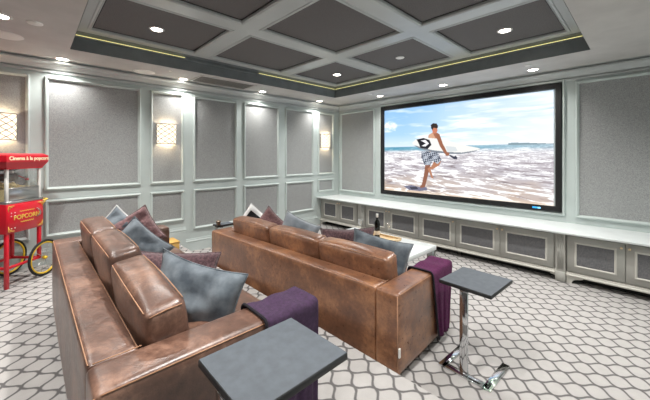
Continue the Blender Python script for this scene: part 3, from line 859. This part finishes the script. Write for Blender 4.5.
# ------------------------------------------------------------------ throws over the sofa arms
def throw(xi, xo, y0, y1, z_arm, z_in, z_out, m, label, taper=0.0, front=False, rot=None, seed=0):
    """blanket over an arm that runs along Y between xi (inner) and xo (outer)"""
    path = []
    r = .03
    e = .014
    path.append((xi - e, z_in))
    path.append((xi - e, z_arm - r))
    for k in range(1, 5):
        a = PI - PI / 2 * k / 5
        path.append((xi - e + r + math.cos(a) * r, z_arm + e - r + math.sin(a) * r))
    for k in range(7): path.append((xi - e + r + (xo - xi + 2 * e - 2 * r) * k / 6, z_arm + e))
    for k in range(1, 5):
        a = PI / 2 - PI / 2 * k / 5
        path.append((xo + e - r + math.cos(a) * r, z_arm + e - r + math.sin(a) * r))
    n_d = 14
    for k in range(n_d + 1): path.append((xo + e, z_arm - r - (z_arm - r - z_out) * k / n_d))
    M_ = len(path); NW = 26
    q = MB(); vs, fs = [], []
    for layer in (0, 1):
        for i, (x, z) in enumerate(path):
            drop = max(0.0, min(1.0, (z_arm - z) / max(.01, z_arm - z_out))) if i > 12 else 0
            for k in range(NW + 1):
                s = k / NW
                yc = y0 + (y1 - y0) * (.5 - .04 * drop)
                y = yc + (s - .5) * (y1 - y0) * (1 - taper * drop)
                fold = (math.sin(s * 17 + seed) * .010 + math.sin(s * 37 + seed * 2) * .004) * drop
                top = .004 * math.sin(s * 13 + seed) + .003 * noise.noise(Vector((x * 9, y * 9, seed)))
                xx, zz = x, z
                if i > M_ - n_d - 2: xx = x + fold + .012 * drop
                else: zz = z + top
                d = .013 if layer == 0 else 0
                # inner layer is offset towards the arm
                if layer:
                    if i < 2: xx += .009
                    elif i > M_ - n_d - 2: xx -= .009
                    else: zz -= .009
                vs.append((xx, y, zz))
    tot = M_ * (NW + 1)
    for i in range(M_ - 1):
        for k in range(NW):
            a = i * (NW + 1) + k
            fs.append((a, a + 1, a + NW + 2, a + NW + 1))
            fs.append((tot + a + NW + 1, tot + a + NW + 2, tot + a + 1, tot + a))
    for i in range(M_ - 1):
        for k in (0, NW):
            a = i * (NW + 1) + k; fs.append((a, a + NW + 1, tot + a + NW + 1, tot + a))
    for i in (0, M_ - 1):
        for k in range(NW):
            a = i * (NW + 1) + k; fs.append((a, a + 1, tot + a + 1, tot + a))
    q.add(vs, fs, 0, True)
    o = q.build('throw_blanket', [m], loc=rot[0] if rot else None, rot=(0, 0, rot[1]) if rot else None)
    # dark fringe hem along the edge that faces the viewer
    hem = MB()
    pts = [Vector(vs[i * (NW + 1)]) + Vector((0, -.004, .001)) for i in range(M_)]
    hem.tube(pts, .007, 6)
    h = hem.build('hem', M_THROW_DK, o)
    h['label'] = 'black hem of the throw'
    return tag(o, label, 'throw', 'throws over sofa arms')
throw(-1.323, -1.138, .735, 1.03, PLAT_Z + .58, PLAT_Z + .47, PLAT_Z + .06, M_THROW2, 'aubergine wool throw draped over the platform sofa arm behind the dark table top', seed=1)
throw(2.40, 2.585, .50, .885, .58, .47, .06, M_THROW, 'plum wool throw draped over the lower sofa arm beside the chrome side table', taper=.45, rot=((-3.712, 1.608, 0), R(3.1)), seed=2)

# ------------------------------------------------------------------ C-shaped side tables
def side_table(loc, rotz, label, w=.355, d=.385):
    t = empty('side_table', loc, (0, 0, rotz), label, 'side table', 'chrome side tables beside the sofas')
    tp = MB().box((-w / 2, 0, .585), (w / 2, d, .61), .003, 1, 1)
    tp.box((-w / 2 + .003, .003, .6085), (w / 2 - .003, d - .003, .6112), 0, 1, 0)
    tp.build('table_top', [M_SLATE, M_SLATE_EDGE], t)
    MB().box((-.028, .0, .018), (.028, .014, .578), .003, 1).build('post', M_CHROME, t)
    bw = min(.15, w * .43)
    b = MB().box((-bw, -.012, 0), (bw, .04, .016), .003, 1)
    for s in (-1, 1): b.box((s * bw - .026, -.012, 0), (s * bw + .026, d * .88, .016), .003, 1)
    b.build('base', M_CHROME, t)
    br = MB().box((-.028, 0, .572), (.028, .22, .584), .003, 1)
    br.box((-.06, .05, .566), (.06, .075, .584), .003, 1)
    br.build('top_bracket', M_CHROME, t)
    return t
side_table((-.862, 2.118, 0), R(-2.5), 'side table with slate top on a chrome post, standing on the lower carpet')
side_table((-.888, .41, PLAT_Z), 0, 'side table with slate top closest to the viewer, beside the platform sofa', .325, .395)
side_table((-3.835, 1.72, 0), R(3), 'small dark side table top peeking over the far arm of the lower sofa', .14, .22)
kn = MB().lathe([(.0005, 0), (.022, 0), (.03, .01), (.024, .025), (.034, .04), (.03, .055), (.012, .064), (.0005, .066)], 16)
tag(kn.build('decorative_ornament', M_PEWTER, loc=(-3.79, 1.74, .611)), 'small bronze ornament on the side table by the far sofa arm', 'ornament')

# ------------------------------------------------------------------ coffee table with wine
tb = empty('coffee_table', (-2.45, 3.23, 0), label='low pale stone coffee table with chrome legs in front of the lower sofa', cat='coffee table')
MB().box((-.66, -.37, .345), (.66, .37, .40), .004, 1).build('table_top', M_TOP, tb)
for sx in (-1, 1):
    for sy in (-1, 1):
        MB().box((sx * .615 - .04, sy * .325 - .04, 0), (sx * .615 + .04, sy * .325 + .04, .345), .003, 1).build('leg', M_CHROME, tb)
sv = empty('serving_tray', (-2.47, 3.31, .40), label='pale wooden serving tray under the wine bottle', cat='tray')
MB().box((-.27, -.16, 0), (.27, .16, .012), .004, 1).build('base', M_TRAYWOOD, sv)
rm = MB().frame((-.27, -.16, .01), (1, 0, 0), (0, 1, 0), (0, 0, 1), .54, .32, [(0, 0), (0, .025), (.012, .025), (.012, 0)])
rm.build('rim', M_TRAYWOOD, sv)
bt = empty('wine_bottle', (-2.495, 3.345, .412), label='dark wine bottle with cream label on the wooden tray', cat='wine bottle')
MB().lathe([(.0005, .004), (.034, 0), (.037, .006), (.037, .185), (.034, .205), (.022, .225), (.0145, .24), (.0135, .30), (.016, .302), (.016, .312), (.0005, .313)], 22).build('body', M_BOTTLE, bt)
MB().lathe([(.0376, .04), (.0376, .09)], 22, a0=R(-140), a1=R(60)).build('paper_label', M_LABEL, bt)
MB().lathe([(.0152, .265), (.0165, .30), (.0168, .313), (.0005, .3145)], 16).build('capsule', M_WHITE, bt)
def glass(loc, label):
    g = MB().lathe([(.0005, .003), (.036, .002), (.037, 0), (.0005, 0)], 20)
    g.lathe([(.036, .002), (.006, .006), (.004, .015), (.004, .085), (.010, .092), (.032, .112), (.040, .140), (.036, .185), (.0345, .185), (.0385, .140), (.030, .114), (.0005, .096)], 20)
    tag(g.build('wine_glass', M_GLASS, loc=loc), label, 'wine glass', 'wine glasses on the coffee table')
glass((-2.86, 3.44, .40), 'clear wine glass on the coffee table, on the sconce-wall side of the bottle')
glass((-2.42, 3.53, .40), 'clear wine glass on the coffee table just behind the bottle, toward the screen')

# small oak box by the wall
ob = empty('wooden_box', (-4.50, 1.36, PLAT_Z), label='small honey oak box on the platform beside the sofa arm', cat='box')
MB().box((-.13, -.10, 0), (.13, .10, .125), .004, 1).build('body', M_OAK, ob)
MB().box((-.135, -.105, .125), (.135, .105, .145), .004, 1).build('lid', M_OAK, ob)

# ------------------------------------------------------------------ popcorn cart
# local frame: x along the lettered front, -y out of the front, z up
uu = Vector((-.73, .683, 0)).normalized()
ca = math.atan2(uu.y, uu.x)
pc = empty('popcorn_cart', (-4.30, -.165, PLAT_Z), (0, 0, ca), 'red popcorn cart with yellow-rimmed wheels against the sconce wall', 'popcorn cart')
W_, D_ = .345, .29      # lettered front runs x 0..W at y 0, the cart goes back to y = D_
LEG = .030
def bar(mb, a, b, r=.012, mi=0): mb.tube([a, b], r, 8, mi)
for (x, y, zb) in ((0, 0, 0), (0, D_, 0), (W_, 0, .19), (W_, D_, .19)):
    MB().box((x - LEG / 2, y - LEG / 2, zb), (x + LEG / 2, y + LEG / 2, .56), .003, 1).build('leg', M_RED, pc)
st = MB()
for a, b in (((0, 0, .20), (W_, 0, .20)), ((0, D_, .20), (W_, D_, .20)), ((0, 0, .20), (0, D_, .20)), ((W_, 0, .20), (W_, D_, .20))):
    st.box((min(a[0], b[0]) - .011, min(a[1], b[1]) - .011, .188), (max(a[0], b[0]) + .011, max(a[1], b[1]) + .011, .212), .002, 1)
st.build('stretcher', M_RED, pc)
def wheel(y):
    w = MB(); w.mtx = Matrix.Translation((W_ + .02, y, .193)) @ Matrix.Rotation(R(90), 4, 'X')
    ring = lambda r, z=0: [(r * math.cos(2 * PI * k / 40), r * math.sin(2 * PI * k / 40), z) for k in range(40)]
    w.tube(ring(.181), .012, 8, closed=True)
    o = w.build('wheel', M_TIRE, pc)
    r = MB(); r.mtx = w.mtx
    r.tube(ring(.163), .0095, 8, closed=True)
    for k in range(10):
        a = 2 * PI * k / 10
        r.tube([(0.012 * math.cos(a), .012 * math.sin(a), 0), (.162 * math.cos(a), .162 * math.sin(a), 0)], .0025, 6, 1)
    r.lathe([(.0005, .02), (.016, .018), (.018, 0), (.016, -.018), (.0005, -.02)], 16, 0)
    r.build('rim', [M_YELLOW, M_STEEL], o)
wheel(-.045); wheel(D_ + .045)
ax = MB(); bar(ax, (W_ + .02, -.06, .193), (W_ + .02, D_ + .06, .193), .008); ax.build('axle', M_STEEL, pc)
MB().box((-.025, -.022, .535), (W_ + .025, D_ + .022, .825), .006, 2).build('lower_box', M_RED, pc)
fp = MB().box((-.020, -.027, .545), (W_ + .020, -.02, .815), .003, 1).build('front_panel', M_RED, pc)
RX = Matrix(((1, 0, 0), (0, 0, -1), (0, 1, 0)))       # text facing -y, upright
text('lettering', 'POPCORN', .062, M_GOLD, fp, Vector((W_ / 2 + .01, -.0285, .682)), RX, .001, .95)
orn = MB()
for z, w in ((.738, .075), (.632, .065)):
    for k in range(-6, 7):
        orn.box((W_ / 2 + .01 + k * w / 6 - .0035, -.0295, z - .003 - .003 * (k % 2)), (W_ / 2 + .01 + k * w / 6 + .0035, -.026, z + .004 + .003 * ((k + 1) % 2)))
for cxp, sx in ((-.008, 1), (W_ + .008, -1)):
    for czp, sz in ((.557, 1), (.803, -1)):
        orn.tube([(cxp, -.028, czp + sz * .05), (cxp, -.028, czp), (cxp + sx * .055, -.028, czp)], .0032, 6)
        orn.tube([(cxp + sx * .012, -.028, czp + sz * .03), (cxp + sx * .012, -.028, czp + sz * .012), (cxp + sx * .035, -.028, czp + sz * .012)], .003, 6)
tag(orn.build('gold_ornament', M_GOLD, fp), kind='stuff')
hd = MB(); hd.tube([(W_ - .055, -.03, .655), (W_ - .045, -.05, .675), (W_ - .043, -.055, .70), (W_ - .05, -.05, .725), (W_ - .06, -.03, .745)], .006, 8)
hd.build('door_handle', M_STEEL, fp)
for x, z in ((.02, .735), (.055, .735), (.02, .705), (.055, .705), (.02, .585), (.055, .585)):
    MB().box((x - .005, -.031, z - .004), (x + .005, -.026, z + .004), .002, 1).build('rivet', M_WHITE, fp)
pb = MB()
pb.tube([(W_ + .02, 0, .80), (W_ + .10, 0, .82), (W_ + .11, .02, .82), (W_ + .11, D_ - .02, .82), (W_ + .10, D_, .82), (W_ + .02, D_, .80)], .009, 8)
pb.tube([(W_ + .095, 0, .82), (W_ + .022, 0, .755)], .007, 8)
pb.build('push_handle', M_GOLD, pc)
# steel counter and glazed popping case
MB().box((-.025, -.024, .825), (W_ + .025, D_ + .024, .848), .004, 1).build('counter', M_STEEL, pc)
for x in (.0, W_):
    for y in (0, D_): MB().box((x - .012, y - .012, .848), (x + .012, y + .012, 1.17), .002, 1).build('case_post', M_WHITE, pc)
for a, b in (((.012, -.003, .86), (W_ - .012, .001, 1.165)), ((.012, D_ - .001, .86), (W_ - .012, D_ + .003, 1.165)), ((-.003, .012, .86), (.001, D_ - .012, 1.165)), ((W_ - .001, .012, .86), (W_ + .003, D_ - .012, 1.165))):
    MB().box(a, b).build('case_glass', M_GLASS, pc)
kp = MB()
kp.box((.012, -.008, .85), (W_ - .012, -.004, .975), .001, 1)
kp.box((.012, -.012, .968), (W_ - .012, .0, .98), .003, 1)
kp.build('kick_plate', M_STEEL, pc)
pn = MB(); rnd = random.Random(3)
for k in range(230):
    x, y = rnd.uniform(.03, W_ - .03), rnd.uniform(.02, D_ - .03)
    top = .985 + .05 * math.exp(-((x - .09) / .09) ** 2) - .02 * (x / W_)
    c = Vector((x, y, top - rnd.random() * .03)); r = rnd.uniform(.009, .015)
    bm = bmesh.new(); bmesh.ops.create_icosphere(bm, subdivisions=1, radius=r)
    for v in bm.verts: v.co = v.co * (1 + .45 * noise.noise(v.co * 130 + c * 40)) + c
    pn.bm_add(bm, 0, True)
pn.box((.02, .01, .85), (W_ - .02, D_ - .015, .962))
tag(pn.build('popcorn', M_POP, pc), kind='stuff')
kt = MB()
kt.lathe([(.0005, 1.04), (.06, 1.04), (.075, 1.06), (.075, 1.105), (.06, 1.115), (.0005, 1.117)], 24, c=(W_ * .45, D_ / 2, 0))
kt.build('kettle', M_PEWTER, pc)
k2 = MB()
k2.tube([(W_ * .45, D_ / 2, 1.13), (W_ * .45, D_ / 2, 1.17)], .010, 8)
k2.tube([(W_ * .45 - .1, D_ / 2, 1.16), (W_ * .45 + .12, D_ / 2, 1.16)], .008, 8)
k2.box((W_ * .45 - .07, D_ / 2 - .03, 1.145), (W_ * .45 + .07, D_ / 2 + .03, 1.165), .004, 1)
k2.build('kettle_hanger', M_BLACK, pc)
kn = MB(); kn.tube([(W_ * .45 + .07, D_ / 2 - .04, 1.09), (W_ * .45 + .13, D_ / 2 - .07, 1.05)], .006, 8)
kn.soft((W_ * .45 + .115, D_ / 2 - .085, 1.035), (W_ * .45 + .145, D_ / 2 - .055, 1.065), .012, n=4)
kn.build('kettle_knob', M_RED, pc)
cn = MB()
def ringbox(z, e): return [(-e, -e, z), (W_ + e * .55, -e, z), (W_ + e * .55, D_ + e, z), (-e, D_ + e, z)]
lv = [ringbox(1.165, .025), ringbox(1.177, .028), ringbox(1.232, .065), ringbox(1.240, .068), ringbox(1.302, .068), ringbox(1.312, .045), ringbox(1.32, .03)]
vs = [p for r_ in lv for p in r_]
fs = [(i * 4 + k, i * 4 + (k + 1) % 4, (i + 1) * 4 + (k + 1) % 4, (i + 1) * 4 + k) for i in range(len(lv) - 1) for k in range(4)] + [(3, 2, 1, 0), (24, 25, 26, 27)]
cn.add(vs, fs)
cnp = cn.build('canopy', M_RED, pc)
text('lettering', 'Cinema à la popcorn', .052, M_CREAM, cnp, Vector((W_ / 2, -.0695, 1.271)), RX, .001, .98)
